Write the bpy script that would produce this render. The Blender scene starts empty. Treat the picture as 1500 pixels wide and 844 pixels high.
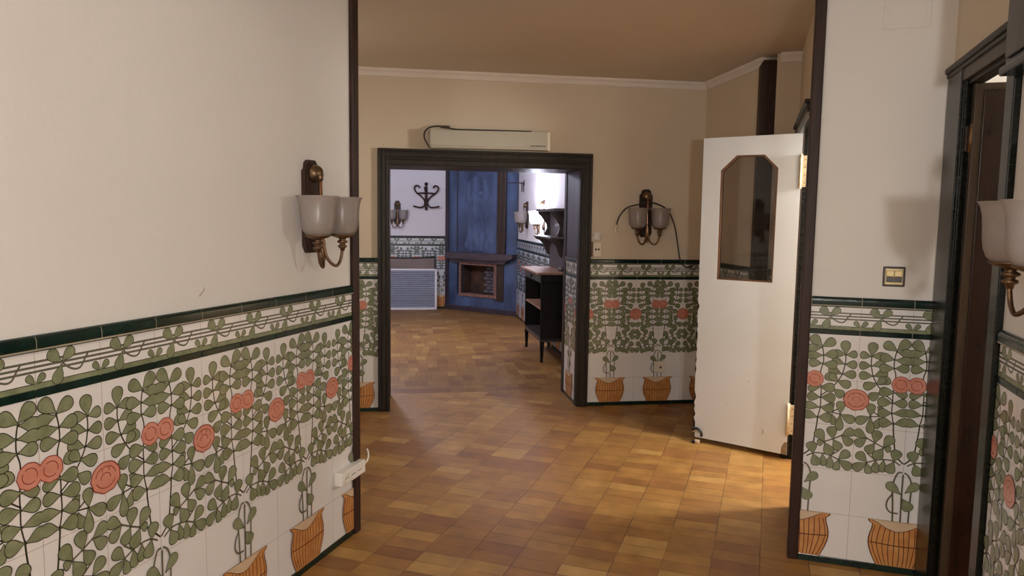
import bpy, bmesh, math, random
from mathutils import Vector, Matrix
random.seed(7)
PI = math.pi
SC = bpy.context.scene
COL = SC.collection

# ------------------------------------------------------------------ materials
def new_mat(name):
    m = bpy.data.materials.new(name); m.use_nodes = True
    nt = m.node_tree; nt.nodes.clear()
    out = nt.nodes.new('ShaderNodeOutputMaterial')
    b = nt.nodes.new('ShaderNodeBsdfPrincipled')
    nt.links.new(b.outputs[0], out.inputs[0])
    return m, nt, b, out

def mat(name, c, rough=.5, metal=0., var=.0, vscale=8., bump=0., bscale=60., coat=0., spec=.5, stretch=None, c2=None):
    """principled with a noise that shifts the colour between c and c2 and an optional bump"""
    m, nt, b, out = new_mat(name)
    b.inputs['Roughness'].default_value = rough
    b.inputs['Metallic'].default_value = metal
    b.inputs['Coat Weight'].default_value = coat
    b.inputs['Specular IOR Level'].default_value = spec
    tc = nt.nodes.new('ShaderNodeTexCoord'); mp = nt.nodes.new('ShaderNodeMapping')
    nt.links.new(tc.outputs['Object'], mp.inputs[0])
    if stretch: mp.inputs['Scale'].default_value = stretch
    if c2 is None: c2 = tuple(max(0, x*(1-var)) for x in c)
    n = nt.nodes.new('ShaderNodeTexNoise'); n.inputs['Scale'].default_value = vscale; n.inputs['Detail'].default_value = 5
    nt.links.new(mp.outputs[0], n.inputs['Vector'])
    r = nt.nodes.new('ShaderNodeValToRGB')
    r.color_ramp.elements[0].position = .35; r.color_ramp.elements[1].position = .65
    r.color_ramp.elements[0].color = (*c2, 1); r.color_ramp.elements[1].color = (*c, 1)
    nt.links.new(n.outputs['Fac'], r.inputs[0]); nt.links.new(r.outputs[0], b.inputs['Base Color'])
    if bump:
        n2 = nt.nodes.new('ShaderNodeTexNoise'); n2.inputs['Scale'].default_value = bscale; n2.inputs['Detail'].default_value = 4
        nt.links.new(mp.outputs[0], n2.inputs['Vector'])
        bp = nt.nodes.new('ShaderNodeBump'); bp.inputs['Strength'].default_value = bump; bp.inputs['Distance'].default_value = .01
        nt.links.new(n2.outputs['Fac'], bp.inputs['Height']); nt.links.new(bp.outputs[0], b.inputs['Normal'])
    return m

M = {}
M['plaster_hall'] = mat('plaster_hall', (.715,.688,.65), .75, var=.05, vscale=1.2, bump=.08, bscale=40)
M['plaster_room'] = mat('plaster_room', (.645,.55,.42), .8, var=.06, vscale=1.5, bump=.08, bscale=40)
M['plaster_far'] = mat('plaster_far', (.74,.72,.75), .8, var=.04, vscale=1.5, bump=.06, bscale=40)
M['ceiling'] = mat('ceiling_paint', (.61,.54,.45), .85, var=.05, vscale=1.0, bump=.05, bscale=30)
M['crown'] = mat('crown_paint', (.74,.68,.62), .6, var=.04)
M['tile'] = mat('tile_white', (.74,.72,.705), .16, var=.04, vscale=5, spec=.5)
M['grout'] = mat('tile_grout', (.36,.26,.21), .7, var=.2, vscale=30)
M['leaf'] = mat('glaze_leaf', (.235,.255,.15), .2, c2=(.165,.185,.10), vscale=28)
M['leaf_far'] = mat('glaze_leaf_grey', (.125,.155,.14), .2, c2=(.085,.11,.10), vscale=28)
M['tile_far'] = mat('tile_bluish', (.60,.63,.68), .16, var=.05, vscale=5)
M['leaf_line'] = mat('glaze_outline', (.035,.035,.022), .25, var=.2)
M['stem'] = mat('glaze_stem', (.16,.15,.10), .22, var=.2, vscale=20)
M['flower'] = mat('glaze_flower', (.60,.26,.19), .2, c2=(.54,.21,.15), vscale=26)
M['flower_line'] = mat('glaze_flower_line', (.24,.045,.03), .25, var=.1)
M['pot'] = mat('glaze_pot', (.56,.27,.09), .2, c2=(.48,.20,.06), vscale=22)
M['pot_line'] = mat('glaze_pot_line', (.11,.034,.016), .25, var=.1)
M['pot_in'] = mat('glaze_pot_inside', (.62,.47,.32), .18, var=.08, vscale=15)
M['green'] = mat('green_glaze', (.007,.024,.017), .16, c2=(.004,.013,.010), vscale=14, spec=.38, bump=.06, bscale=25)
M['cap_joint'] = mat('cap_joint', (.36,.32,.23), .6, var=.2)
M['wood_post'] = mat('wood_post', (.040,.017,.011), .5, c2=(.022,.010,.007), spec=.25, vscale=6, stretch=(14,14,1), bump=.1, bscale=20)
M['wood_dark'] = mat('wood_dark', (.024,.015,.010), .42, c2=(.014,.009,.007), spec=.3, vscale=5, stretch=(12,12,1.2), bump=.1, bscale=18)
M['wood_casing'] = mat('wood_casing', (.032,.023,.016), .45, c2=(.016,.012,.008), spec=.25, vscale=5, stretch=(10,10,1.2), bump=.12, bscale=18)
M['wood_green'] = mat('wood_black_green', (.007,.008,.0055), .2, c2=(.004,.005,.0035), spec=.2, vscale=6, bump=.1, bscale=60, stretch=(1,1,10))
M['wood_leaf'] = mat('wood_leaf', (.024,.0085,.0055), .27, c2=(.013,.005,.004), spec=.3, vscale=4, stretch=(7,7,1), bump=.05, bscale=16)
M['wood_stile'] = mat('wood_stile', (.065,.044,.029), .4, c2=(.045,.03,.02), spec=.3, vscale=5, stretch=(7,7,1))
M['wood_bead'] = mat('wood_bead', (.16,.075,.035), .4, c2=(.11,.05,.025), vscale=8, stretch=(6,6,1))
M['white_door'] = mat('white_door_paint', (.67,.70,.735), .4, c2=(.645,.665,.685), vscale=2.2)
M['door_dirt'] = mat('door_dirt', (.28,.20,.11), .7, var=.3, vscale=40)
M['hinge'] = mat('hinge_cream', (.70,.63,.47), .4, c2=(.6,.48,.30), vscale=40)
M['brass'] = mat('brass_aged', (.22,.135,.07), .38, metal=.85, c2=(.12,.075,.045), vscale=25)
M['copper'] = mat('copper_tube', (.55,.30,.19), .25, metal=.95, var=.25, vscale=20)
M['plate_wood'] = mat('sconce_plate', (.045,.024,.017), .45, c2=(.028,.015,.011), spec=.25, vscale=9, stretch=(6,6,1))
M['cream'] = mat('cream_plastic', (.70,.62,.50), .35, var=.03)
M['white_pl'] = mat('white_plastic', (.76,.73,.68), .3, var=.02)
M['heater'] = mat('heater_enamel', (.46,.425,.345), .3, c2=(.43,.40,.32), vscale=3)
M['black'] = mat('black_rubber', (.012,.009,.008), .45, var=.1)
M['dark_hole'] = mat('dark_hole', (.01,.009,.008), .8)
M['switch_gold'] = mat('switch_gold', (.42,.31,.15), .3, metal=.6, var=.15, vscale=30)
M['switch_dark'] = mat('switch_dark', (.035,.018,.012), .35, var=.1)
M['blue_wood'] = mat('blue_wood', (.085,.135,.27), .24, c2=(.034,.050,.10), vscale=1.5, stretch=(2.4,2.4,1), bump=.05, bscale=14, coat=.3)
M['blue_relief'] = mat('blue_relief', (.090,.140,.275), .24, c2=(.042,.062,.125), vscale=3, stretch=(3,3,1), coat=.15)
M['violet_wood'] = mat('violet_wood', (.060,.045,.062), .35, c2=(.035,.026,.036), vscale=4, stretch=(6,6,1))
M['mantel'] = mat('mantel_wood', (.085,.062,.075), .35, c2=(.05,.036,.042), vscale=4, stretch=(1,6,6))
M['brown_strip'] = mat('brown_board', (.055,.03,.018), .4, c2=(.03,.017,.011), vscale=5, stretch=(6,6,1))
M['fire_brick'] = mat('fire_brick', (.42,.21,.16), .75, c2=(.30,.14,.11), vscale=40, bump=.2, bscale=80)
M['fire_mortar'] = mat('fire_mortar', (.045,.035,.04), .85, var=.2, vscale=30)
M['soot'] = mat('soot_brick', (.10,.045,.022), .85, c2=(.035,.018,.012), vscale=5)
M['inner_brick_lit'] = mat('inner_brick_lit', (.16,.15,.19), .6, c2=(.09,.08,.10), vscale=10)  # the lamp's bluish light on these bricks is put into their colour
M['cab_black'] = mat('cab_black', (.006,.005,.005), .5, c2=(.009,.008,.008), spec=.15, vscale=6)
M['cab_front'] = mat('cab_front', (.045,.036,.034), .4, c2=(.03,.024,.023), vscale=6, stretch=(6,6,1))
M['cab_top'] = mat('cab_top', (.36,.20,.13), .35, c2=(.24,.13,.085), vscale=5, stretch=(6,1,6))
M['shelf_wood'] = mat('shelf_wood', (.075,.058,.060), .42, c2=(.05,.038,.04), vscale=5, stretch=(6,2,6))
M['slat'] = mat('slat_grey', (.40,.44,.55), .4, var=.1, vscale=10)
M['slat_gap'] = mat('slat_gap', (.05,.055,.08), .6)
M['white_frame'] = mat('white_frame', (.80,.80,.84), .35, var=.02)
M['board'] = mat('board_brown', (.22,.165,.145), .5, c2=(.17,.125,.11), vscale=4)
M['iron'] = mat('iron_dark', (.030,.022,.024), .4, metal=.5, var=.2)
M['bentwood'] = mat('bentwood', (.045,.014,.011), .4, c2=(.03,.010,.008), spec=.2, vscale=10)
M['cloth'] = mat('cloth_grey', (.07,.065,.07), .9, c2=(.20,.19,.20), vscale=40, bump=.3, bscale=60)
M['paint_plate'] = mat('painted_plate', (.70,.665,.625), .6, var=.03)
M['floor_seam'] = mat('floor_seam', (.40,.27,.15), .6, var=.3, vscale=20)
M['scratch'] = mat('scuff_grey', (.45,.38,.33), .7, var=.2, vscale=60)

def glass_mat():
    m, nt, b, out = new_mat('door_glass')
    nt.nodes.remove(b)
    tr = nt.nodes.new('ShaderNodeBsdfTransparent'); tr.inputs[0].default_value = (.86,.86,.86,1)
    gl = nt.nodes.new('ShaderNodeBsdfGlossy'); gl.inputs['Roughness'].default_value = .02
    fr = nt.nodes.new('ShaderNodeFresnel'); fr.inputs[0].default_value = 1.5
    mx = nt.nodes.new('ShaderNodeMixShader')
    nt.links.new(fr.outputs[0], mx.inputs[0]); nt.links.new(tr.outputs[0], mx.inputs[1]); nt.links.new(gl.outputs[0], mx.inputs[2])
    nt.links.new(mx.outputs[0], out.inputs[0]); return m
M['glass'] = glass_mat()

def shade_mat(name, col, emit=0., ecol=(1,1,1), tfac=.30):
    m, nt, b, out = new_mat(name)
    nt.nodes.remove(b)
    tc = nt.nodes.new('ShaderNodeTexCoord'); n = nt.nodes.new('ShaderNodeTexNoise')
    n.inputs['Scale'].default_value = 35; n.inputs['Detail'].default_value = 6
    nt.links.new(tc.outputs['Object'], n.inputs['Vector'])
    r = nt.nodes.new('ShaderNodeValToRGB')
    r.color_ramp.elements[0].color = (*[c*.86 for c in col],1); r.color_ramp.elements[1].color = (*col,1)
    nt.links.new(n.outputs['Fac'], r.inputs[0])
    d = nt.nodes.new('ShaderNodeBsdfDiffuse'); t = nt.nodes.new('ShaderNodeBsdfTranslucent')
    nt.links.new(r.outputs[0], d.inputs[0]); nt.links.new(r.outputs[0], t.inputs[0])
    m1 = nt.nodes.new('ShaderNodeMixShader'); m1.inputs[0].default_value = .5
    nt.links.new(d.outputs[0], m1.inputs[1]); nt.links.new(t.outputs[0], m1.inputs[2])
    tp = nt.nodes.new('ShaderNodeBsdfTransparent')
    m2 = nt.nodes.new('ShaderNodeMixShader'); m2.inputs[0].default_value = tfac
    nt.links.new(m1.outputs[0], m2.inputs[1]); nt.links.new(tp.outputs[0], m2.inputs[2])
    g = nt.nodes.new('ShaderNodeBsdfGlossy'); g.inputs['Roughness'].default_value = .25
    m3 = nt.nodes.new('ShaderNodeMixShader'); m3.inputs[0].default_value = .06
    nt.links.new(m2.outputs[0], m3.inputs[1]); nt.links.new(g.outputs[0], m3.inputs[2])
    last = m3
    if emit:
        e = nt.nodes.new('ShaderNodeEmission'); e.inputs[0].default_value = (*ecol,1); e.inputs[1].default_value = emit
        a = nt.nodes.new('ShaderNodeAddShader')
        nt.links.new(m3.outputs[0], a.inputs[0]); nt.links.new(e.outputs[0], a.inputs[1]); last = a
    nt.links.new(last.outputs[0], out.inputs[0]); return m
M['shade'] = shade_mat('frosted_glass', (.58,.53,.51), tfac=.36)
M['shade_lit'] = shade_mat('frosted_glass_lit', (.9,.9,.95), 12., (.86,.88,1.0))
def emis(name, col, s):
    m, nt, b, out = new_mat(name)
    b.inputs['Emission Color'].default_value = (*col,1); b.inputs['Emission Strength'].default_value = s
    return m
M['bulb_lit'] = emis('bulb_lit', (.95,.94,1.), 60)
M['bulb'] = mat('bulb_candle', (.62,.52,.36), .3, var=.05)

def floor_mat(name, ang, ox, oy, tw, th, weave=False, bright=1.0):
    """glazed clay tiles laid in straight columns, each tile its own tone"""
    m, nt, b, out = new_mat(name)
    N, Lk = nt.nodes, nt.links
    tc = N.new('ShaderNodeTexCoord'); mp = N.new('ShaderNodeMapping')
    mp.vector_type = 'TEXTURE'
    mp.inputs['Location'].default_value = (ox, oy, 0); mp.inputs['Rotation'].default_value = (0,0,ang)
    Lk.new(tc.outputs['Object'], mp.inputs[0])
    sp = N.new('ShaderNodeSeparateXYZ'); Lk.new(mp.outputs[0], sp.inputs[0])
    def ma(op, a, bb=None, c=None):
        n = N.new('ShaderNodeMath'); n.operation = op
        for i, v in enumerate((a, bb, c)):
            if v is None: continue
            if isinstance(v, (int, float)): n.inputs[i].default_value = v
            else: Lk.new(v, n.inputs[i])
        return n.outputs[0]
    x, y = sp.outputs[0], sp.outputs[1]
    if weave:
        bx = ma('FLOOR', ma('DIVIDE', ma('ADD', x, 1.35), 1.0)); by = ma('FLOOR', ma('DIVIDE', y, 2.15))
        h1 = ma('MULTIPLY', ma('GREATER_THAN', x, -1.30), ma('GREATER_THAN', y, 2.2))
        h2 = ma('GREATER_THAN', y, 4.62); h3 = ma('LESS_THAN', y, .70)
        swap = ma('SUBTRACT', 1.0, ma('MINIMUM', ma('ADD', ma('ADD', h1, h2), h3), 1.0))   # 1 = long side runs away
        u_ = ma('ADD', ma('MULTIPLY', x, ma('SUBTRACT', 1.0, swap)), ma('MULTIPLY', y, swap))
        v_ = ma('ADD', ma('MULTIPLY', y, ma('SUBTRACT', 1.0, swap)), ma('MULTIPLY', x, swap))
        x, y = u_, v_
    else: swap = None
    jn = N.new('ShaderNodeTexNoise'); jn.inputs['Scale'].default_value = 2.3; Lk.new(mp.outputs[0], jn.inputs['Vector'])
    jj = ma('MULTIPLY', ma('SUBTRACT', jn.outputs['Fac'], .5), .010)
    ux = ma('DIVIDE', ma('ADD', x, jj), tw); 
    cx = ma('FLOOR', ux)
    off = N.new('ShaderNodeTexWhiteNoise'); off.noise_dimensions = '1D'; Lk.new(cx, off.inputs['W'])
    uy = ma('DIVIDE', ma('ADD', y, ma('ADD', jj, ma('MULTIPLY', off.outputs['Value'], .022 if not weave else .1))), th)
    cy = ma('FLOOR', uy)
    cb = N.new('ShaderNodeCombineXYZ'); Lk.new(cx, cb.inputs[0]); Lk.new(cy, cb.inputs[1])
    if swap is not None: Lk.new(swap, cb.inputs[2])
    wn = N.new('ShaderNodeTexWhiteNoise'); wn.noise_dimensions = '3D'; Lk.new(cb.outputs[0], wn.inputs['Vector'])
    ramp = N.new('ShaderNodeValToRGB'); ramp.color_ramp.interpolation = 'LINEAR'
    e = ramp.color_ramp.elements
    e[0].position = 0; e[0].color = (.235*bright,.10*bright,.042*bright,1)
    e[1].position = 1; e[1].color = (.50*bright,.305*bright,.11*bright,1)
    for p_, c_ in ((.15,(.265,.120,.040)),(.4,(.325,.162,.047)),(.65,(.355,.186,.052)),(.88,(.43,.25,.078))):
        q = e.new(p_); q.color = (*[k*bright for k in c_], 1)
    cb2 = N.new('ShaderNodeCombineXYZ'); Lk.new(cx, cb2.inputs[0]); Lk.new(ma('FLOOR', ma('DIVIDE', cy, 2.0)), cb2.inputs[1]); cb2.inputs[2].default_value = 7.3
    wp2 = N.new('ShaderNodeTexWhiteNoise'); wp2.noise_dimensions = '3D'; Lk.new(cb2.outputs[0], wp2.inputs['Vector'])
    tone = ma('ADD', ma('MULTIPLY', wn.outputs['Value'], .52), ma('MULTIPLY', wp2.outputs['Value'], .48))
    Lk.new(tone, ramp.inputs[0])
    # fine grain along the tile and soft wear
    n1 = N.new('ShaderNodeTexNoise'); n1.inputs['Scale'].default_value = 9; n1.inputs['Detail'].default_value = 6
    Lk.new(mp.outputs[0], n1.inputs['Vector'])
    mx = N.new('ShaderNodeMix'); mx.data_type = 'RGBA'; mx.blend_type = 'MULTIPLY'; mx.inputs[0].default_value = 1
    gr = N.new('ShaderNodeValToRGB'); gr.color_ramp.elements[0].color = (.78,.76,.74,1); gr.color_ramp.elements[1].color = (1.15,1.15,1.15,1)
    gr.color_ramp.elements[0].position = .3; gr.color_ramp.elements[1].position = .7
    Lk.new(n1.outputs['Fac'], gr.inputs[0]); Lk.new(ramp.outputs[0], mx.inputs[6]); Lk.new(gr.outputs[0], mx.inputs[7])
    # joints
    fx = ma('FRACT', ux); fy = ma('FRACT', uy)
    ex = ma('MULTIPLY', ma('MINIMUM', fx, ma('SUBTRACT', 1.0, fx)), tw)
    ey = ma('MULTIPLY', ma('MINIMUM', fy, ma('SUBTRACT', 1.0, fy)), th)
    d = ma('MINIMUM', ex, ey)
    wn2 = N.new('ShaderNodeTexNoise'); wn2.inputs['Scale'].default_value = 4.; Lk.new(mp.outputs[0], wn2.inputs['Vector'])
    wid = ma('MAXIMUM', ma('MULTIPLY', ma('SUBTRACT', wn2.outputs['Fac'], .28), .011), .0012)
    jf = N.new('ShaderNodeMapRange'); jf.interpolation_type = 'SMOOTHSTEP'
    Lk.new(d, jf.inputs[0]); jf.inputs[1].default_value = 0.0; Lk.new(wid, jf.inputs[2]); jf.inputs[3].default_value = 1; jf.inputs[4].default_value = 0
    mj = N.new('ShaderNodeMix'); mj.data_type = 'RGBA'
    Lk.new(ma('MULTIPLY', jf.outputs[0], .85), mj.inputs[0]); Lk.new(mx.outputs[2], mj.inputs[6]); mj.inputs[7].default_value = (.055,.026,.016,1)
    Lk.new(mj.outputs[2], b.inputs['Base Color'])
    b.inputs['Specular IOR Level'].default_value = .32
    rr = N.new('ShaderNodeMapRange'); Lk.new(n1.outputs['Fac'], rr.inputs[0]); rr.inputs[3].default_value = .36; rr.inputs[4].default_value = .56
    Lk.new(rr.outputs[0], b.inputs['Roughness'])
    bp = N.new('ShaderNodeBump'); bp.inputs['Strength'].default_value = .35; bp.inputs['Distance'].default_value = .003
    hh = ma('SUBTRACT', ma('MULTIPLY', n1.outputs['Fac'], .4), ma('ADD', jf.outputs[0], ma('MULTIPLY', wn.outputs['Value'], -.5)))
    Lk.new(hh, bp.inputs['Height']); Lk.new(bp.outputs[0], b.inputs['Normal'])
    return m

# ------------------------------------------------------------------ mesh helpers
class MB:
    """collects shapes into one mesh with material slots"""
    def __init__(s): s.bm = bmesh.new(); s.mats = []
    def mi(s, m):
        if m not in s.mats: s.mats.append(m)
        return s.mats.index(m)
    def face(s, pts, m):
        try:
            f = s.bm.faces.new([s.bm.verts.new(p) for p in pts]); f.material_index = s.mi(m); return f
        except ValueError: return None
    def box(s, lo, hi, m, bev=0., T=None, seg=2):
        r = bmesh.ops.create_cube(s.bm, size=1)
        vs = r['verts']
        c = [(a+b)/2 for a, b in zip(lo, hi)]; d = [abs(b-a) for a, b in zip(lo, hi)]
        for v in vs: v.co = Vector((v.co.x*d[0]+c[0], v.co.y*d[1]+c[1], v.co.z*d[2]+c[2]))
        fs = set(f for v in vs for f in v.link_faces)
        for f in fs: f.material_index = s.mi(m)
        if bev > 0:
            es = set(e for v in vs for e in v.link_edges)
            r = bmesh.ops.bevel(s.bm, geom=list(es), offset=min(bev, min(d)*.45), segments=seg, profile=.5, affect='EDGES')
            vs = list(set(v for f in r['faces'] for v in f.verts) | set(v for v in vs if v.is_valid))
            for f in r['faces']: f.material_index = s.mi(m)
        if T is not None:
            for v in vs: v.co = T @ v.co
        return vs
    def prism(s, pts, y0, y1, m, T=None):
        """outline in (x,z) extruded from y0 to y1"""
        a = [s.bm.verts.new((p[0], y0, p[1])) for p in pts]; b = [s.bm.verts.new((p[0], y1, p[1])) for p in pts]
        n = len(pts); i = s.mi(m); fs = []
        fs.append(s.bm.faces.new(a)); fs.append(s.bm.faces.new(b[::-1]))
        for k in range(n): fs.append(s.bm.faces.new((a[k], b[k], b[(k+1)%n], a[(k+1)%n])))
        for f in fs: f.material_index = i
        if T is not None:
            for v in a+b: v.co = T @ v.co
    def lathe(s, prof, m, at=(0,0,0), n=28, axis='z', close=False):
        """profile of (radius, height)"""
        rings = []
        for r, h in prof:
            ring = []
            for k in range(n):
                t = 2*PI*k/n; p = Vector((r*math.cos(t), r*math.sin(t), h))
                if axis == 'y': p = Vector((p.x, -p.z, p.y))
                if axis == 'x': p = Vector((p.z, p.x, p.y))
                ring.append(s.bm.verts.new(p+Vector(at)))
            rings.append(ring)
        i = s.mi(m)
        for a, b in zip(rings, rings[1:]):
            for k in range(n):
                f = s.bm.faces.new((a[k], a[(k+1)%n], b[(k+1)%n], b[k])); f.material_index = i; f.smooth = True
        if close:
            for ring in (rings[0][::-1], rings[-1]):
                f = s.bm.faces.new(ring); f.material_index = i
    def tube(s, pts, r, m, n=10, smooth_n=0, cap=True):
        P = [Vector(p) for p in pts]
        if smooth_n: P = spline(P, smooth_n)
        R = r if isinstance(r, (list, tuple)) else [r]*len(P)
        if len(R) != len(P): R = [R[0]+(R[-1]-R[0])*k/(len(P)-1) for k in range(len(P))]
        rings = []; up = None; i = s.mi(m)
        for k, p in enumerate(P):
            t = (P[min(k+1, len(P)-1)]-P[max(k-1, 0)]).normalized()
            if up is None:
                up = Vector((0,0,1)) if abs(t.z) < .9 else Vector((1,0,0))
            a = t.cross(up)
            if a.length < 1e-4: a = t.orthogonal()
            a.normalize(); b = a.cross(t).normalized(); up = b
            rings.append([s.bm.verts.new(p+(a*math.cos(2*PI*j/n)+b*math.sin(2*PI*j/n))*R[k]) for j in range(n)])
        for a, b in zip(rings, rings[1:]):
            for j in range(n):
                f = s.bm.faces.new((a[j], a[(j+1)%n], b[(j+1)%n], b[j])); f.material_index = i; f.smooth = True
        if cap:
            for ring in (rings[0][::-1], rings[-1]):
                f = s.bm.faces.new(ring); f.material_index = i
    def sphere(s, c, r, m, sc=(1,1,1), seg=16):
        q = bmesh.ops.create_uvsphere(s.bm, u_segments=seg, v_segments=seg//2+2, radius=r)
        i = s.mi(m)
        for v in q['verts']: v.co = Vector((v.co.x*sc[0]+c[0], v.co.y*sc[1]+c[1], v.co.z*sc[2]+c[2]))
        for f in set(f for v in q['verts'] for f in v.link_faces): f.material_index = i; f.smooth = True
    def build(s, name, parent=None, loc=None, rotz=0., recalc=True):
        if recalc: bmesh.ops.recalc_face_normals(s.bm, faces=s.bm.faces[:])
        me = bpy.data.meshes.new(name); s.bm.to_mesh(me); s.bm.free()
        for m in s.mats: me.materials.append(m)
        o = bpy.data.objects.new(name, me); COL.objects.link(o)
        if parent is not None: o.parent = parent
        if loc is not None: o.location = loc
        o.rotation_euler = (0,0,rotz)
        return o

def spline(P, n):
    out = []
    for k in range(len(P)-1):
        p0 = P[max(k-1,0)]; p1 = P[k]; p2 = P[k+1]; p3 = P[min(k+2,len(P)-1)]
        for j in range(n):
            t = j/n
            out.append(.5*((2*p1)+(p2-p0)*t+(2*p0-5*p1+4*p2-p3)*t*t+(3*p1-p0-3*p2+p3)*t**3))
    out.append(P[-1]); return out

def thing(name, label, cat, loc=(0,0,0), rotz=0., group=None):
    o = bpy.data.objects.new(name, None); COL.objects.link(o)
    o.empty_display_size = .1
    o.location = loc; o.rotation_euler = (0,0,rotz); o['label'] = label; o['category'] = cat
    if group: o['group'] = group
    return o
def tag(o, label, cat, group=None):
    o['label'] = label; o['category'] = cat
    if group: o['group'] = group
    return o
def struct(o, label, cat):
    o['kind'] = 'structure'; o['label'] = label; o['category'] = cat
    return o
def dup(root, loc, rotz, label):
    r = root.copy(); COL.objects.link(r); r.location = loc; r.rotation_euler = (0,0,rotz); r['label'] = label
    for ch in list(root.children):
        c = ch.copy(); COL.objects.link(c); c.parent = r
        for g in list(ch.children):
            d = g.copy(); COL.objects.link(d); d.parent = c
    return r

# ------------------------------------------------------------------ frames measured from the place
CAMH = 1.5125
BA = .47056                                   # the back rooms are turned by 27 degrees against the hall
Q = Vector((-1.0596, 5.8249, 0))
E1 = Vector((math.cos(BA), math.sin(BA), 0)); E2 = Vector((-math.sin(BA), math.cos(BA), 0))
def G(a, b, z=0.): v = Q+E1*a+E2*b; return Vector((v.x, v.y, z))
XL = -1.754; YP = 3.429; XR = .74; XD = .25
CEIL = 2.60; ZSB, ZST, ZCB, ZCT = 1.028, 1.051, 1.149, 1.192

# ------------------------------------------------------------------ painted tile dado
def clip(poly, s0, s1):
    def half(P, k, keep):
        out = []
        for i in range(len(P)):
            a, b = P[i], P[(i+1)%len(P)]
            ia, ib = keep(a[0]), keep(b[0])
            if ia: out.append(a)
            if ia != ib:
                t = (k-a[0])/(b[0]-a[0]); out.append((k, a[1]+(b[1]-a[1])*t))
        return out
    if min(p[0] for p in poly) >= s0 and max(p[0] for p in poly) <= s1: return poly
    P = half(poly, s0, lambda v: v >= s0)
    if len(P) > 2: P = half(P, s1, lambda v: v <= s1)
    return P

PROF = ((0,.05),(.12,.16),(.28,.48),(.42,.76),(.56,.94),(.68,1.),(.80,.95),(.89,.78),(.955,.50),(1.,.12))
def leaf_poly(n, t, w, o=0.):
    nx, nz = n; dx, dz = t[0]-nx, t[1]-nz; L = math.hypot(dx, dz) or 1e-6
    ux, uz = dx/L, dz/L; px, pz = -uz, ux
    P = []
    Lo = L+2*o
    for f, k in PROF: P.append((f*Lo-o, k*w/2+o))
    pts = [(nx+ux*f+px*k, nz+uz*f+pz*k) for f, k in P]+[(nx+ux*f-px*k, nz+uz*f-pz*k) for f, k in reversed(P)]
    return pts
def px1(x, y):                                    # sketch units -> (u across one tile column, height in metres above the base strip)
    xa = 100-(y-45)*.0543; xb = 520-(y-50)*.057; u = (x-xa)/(xb-xa)
    v = (y-45-(17+(y-45)*.03)*u)/357
    return (u*.2, 1.0-v*.2)
def px2(x, y): return px1(x-27, y+681)
L1 = [((200,205),(300,200),62),((205,280),(305,255),60),((218,360),(325,330),70),
      ((197,205),(213,98),75),((190,207),(105,190),62),((192,280),(98,275),68),((205,360),(98,352),70),
      ((262,425),(345,380),72),((240,425),(310,375),62),
      ((402,162),(300,100),75),((402,158),(500,85),80),((405,170),(522,190),72),((380,230),(268,205),74),((390,232),(520,245),70),
      ((378,298),(262,298),72),((388,298),(497,302),72),
      ((250,600),(290,640),50),
      ((245,420),(132,445),70),((268,490),(182,535),72),
      ((382,488),(262,480),80),((385,490),(482,518),58),
      ((365,570),(248,560),80),((375,572),(482,578),72),((362,652),(252,648),75),((372,654),(497,650),66),
      ((262,690),(228,772),56),((370,735),(262,722),84),((382,738),(497,722),72),
      ((190,675),(198,578),66),((188,682),(70,718),74),((192,685),(188,810),62)]
L2 = [((330,248),(380,265),54),((185,165),(90,108),74),((186,170),(97,222),74),
      ((255,208),(280,110),78),((252,212),(190,282),76),((325,242),(398,158),80),((322,250),(258,335),84),
      ((190,360),(112,282),76),((188,366),(78,412),76),((190,368),(210,452),62),((262,345),(262,446),66),((328,345),(312,440),58),
      ((408,362),(362,448),82),((408,358),(438,268),84)]
S1 = [[(200,200),(194,262),(208,352),(235,412),(268,460),(320,515),(375,560)],
      [(400,163),(384,222),(378,292),(392,352),(385,430),(372,500),(368,570),(363,652),(377,740)],
      [(190,680),(262,678)],[(205,635),(258,672)]]
S2 = [[(185,165),(255,207),(330,247),(390,280)],[(192,288),(255,342)],[(188,366),(262,346),(330,342),(402,354),(462,392)],
      [(445,340),(486,382)],[(404,42),(404,112),(416,268)]]

class Dado:
    def __init__(s, s0, s1): s.mb = MB(); s.s0, s.s1 = s0, s1
    def poly(s, pts, m, d):
        P = clip(pts, s.s0, s.s1)
        if len(P) < 3: return
        s.mb.face([(x, -d, z) for x, z in P], m)
    def line(s, pts, w, m, d):
        n = len(pts); V = [Vector((p[0], p[1])) for p in pts]
        A, B = [], []
        for i in range(n):
            t1 = (V[i]-V[i-1]).normalized() if i else None
            t2 = (V[i+1]-V[i]).normalized() if i < n-1 else None
            t = (t1+t2) if (t1 is not None and t2 is not None) else (t1 if t2 is None else t2)
            if t.length < 1e-6: t = t2
            t = t.normalized(); nn = Vector((-t.y, t.x)); k = w/2
            if t1 is not None and t2 is not None: k /= max(.6, nn.dot(Vector((-t2.y, t2.x))))
            A.append(V[i]+nn*k); B.append(V[i]-nn*k)
        for i in range(n-1):
            s.poly([tuple(A[i]), tuple(A[i+1]), tuple(B[i+1]), tuple(B[i])], m, d)

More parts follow.
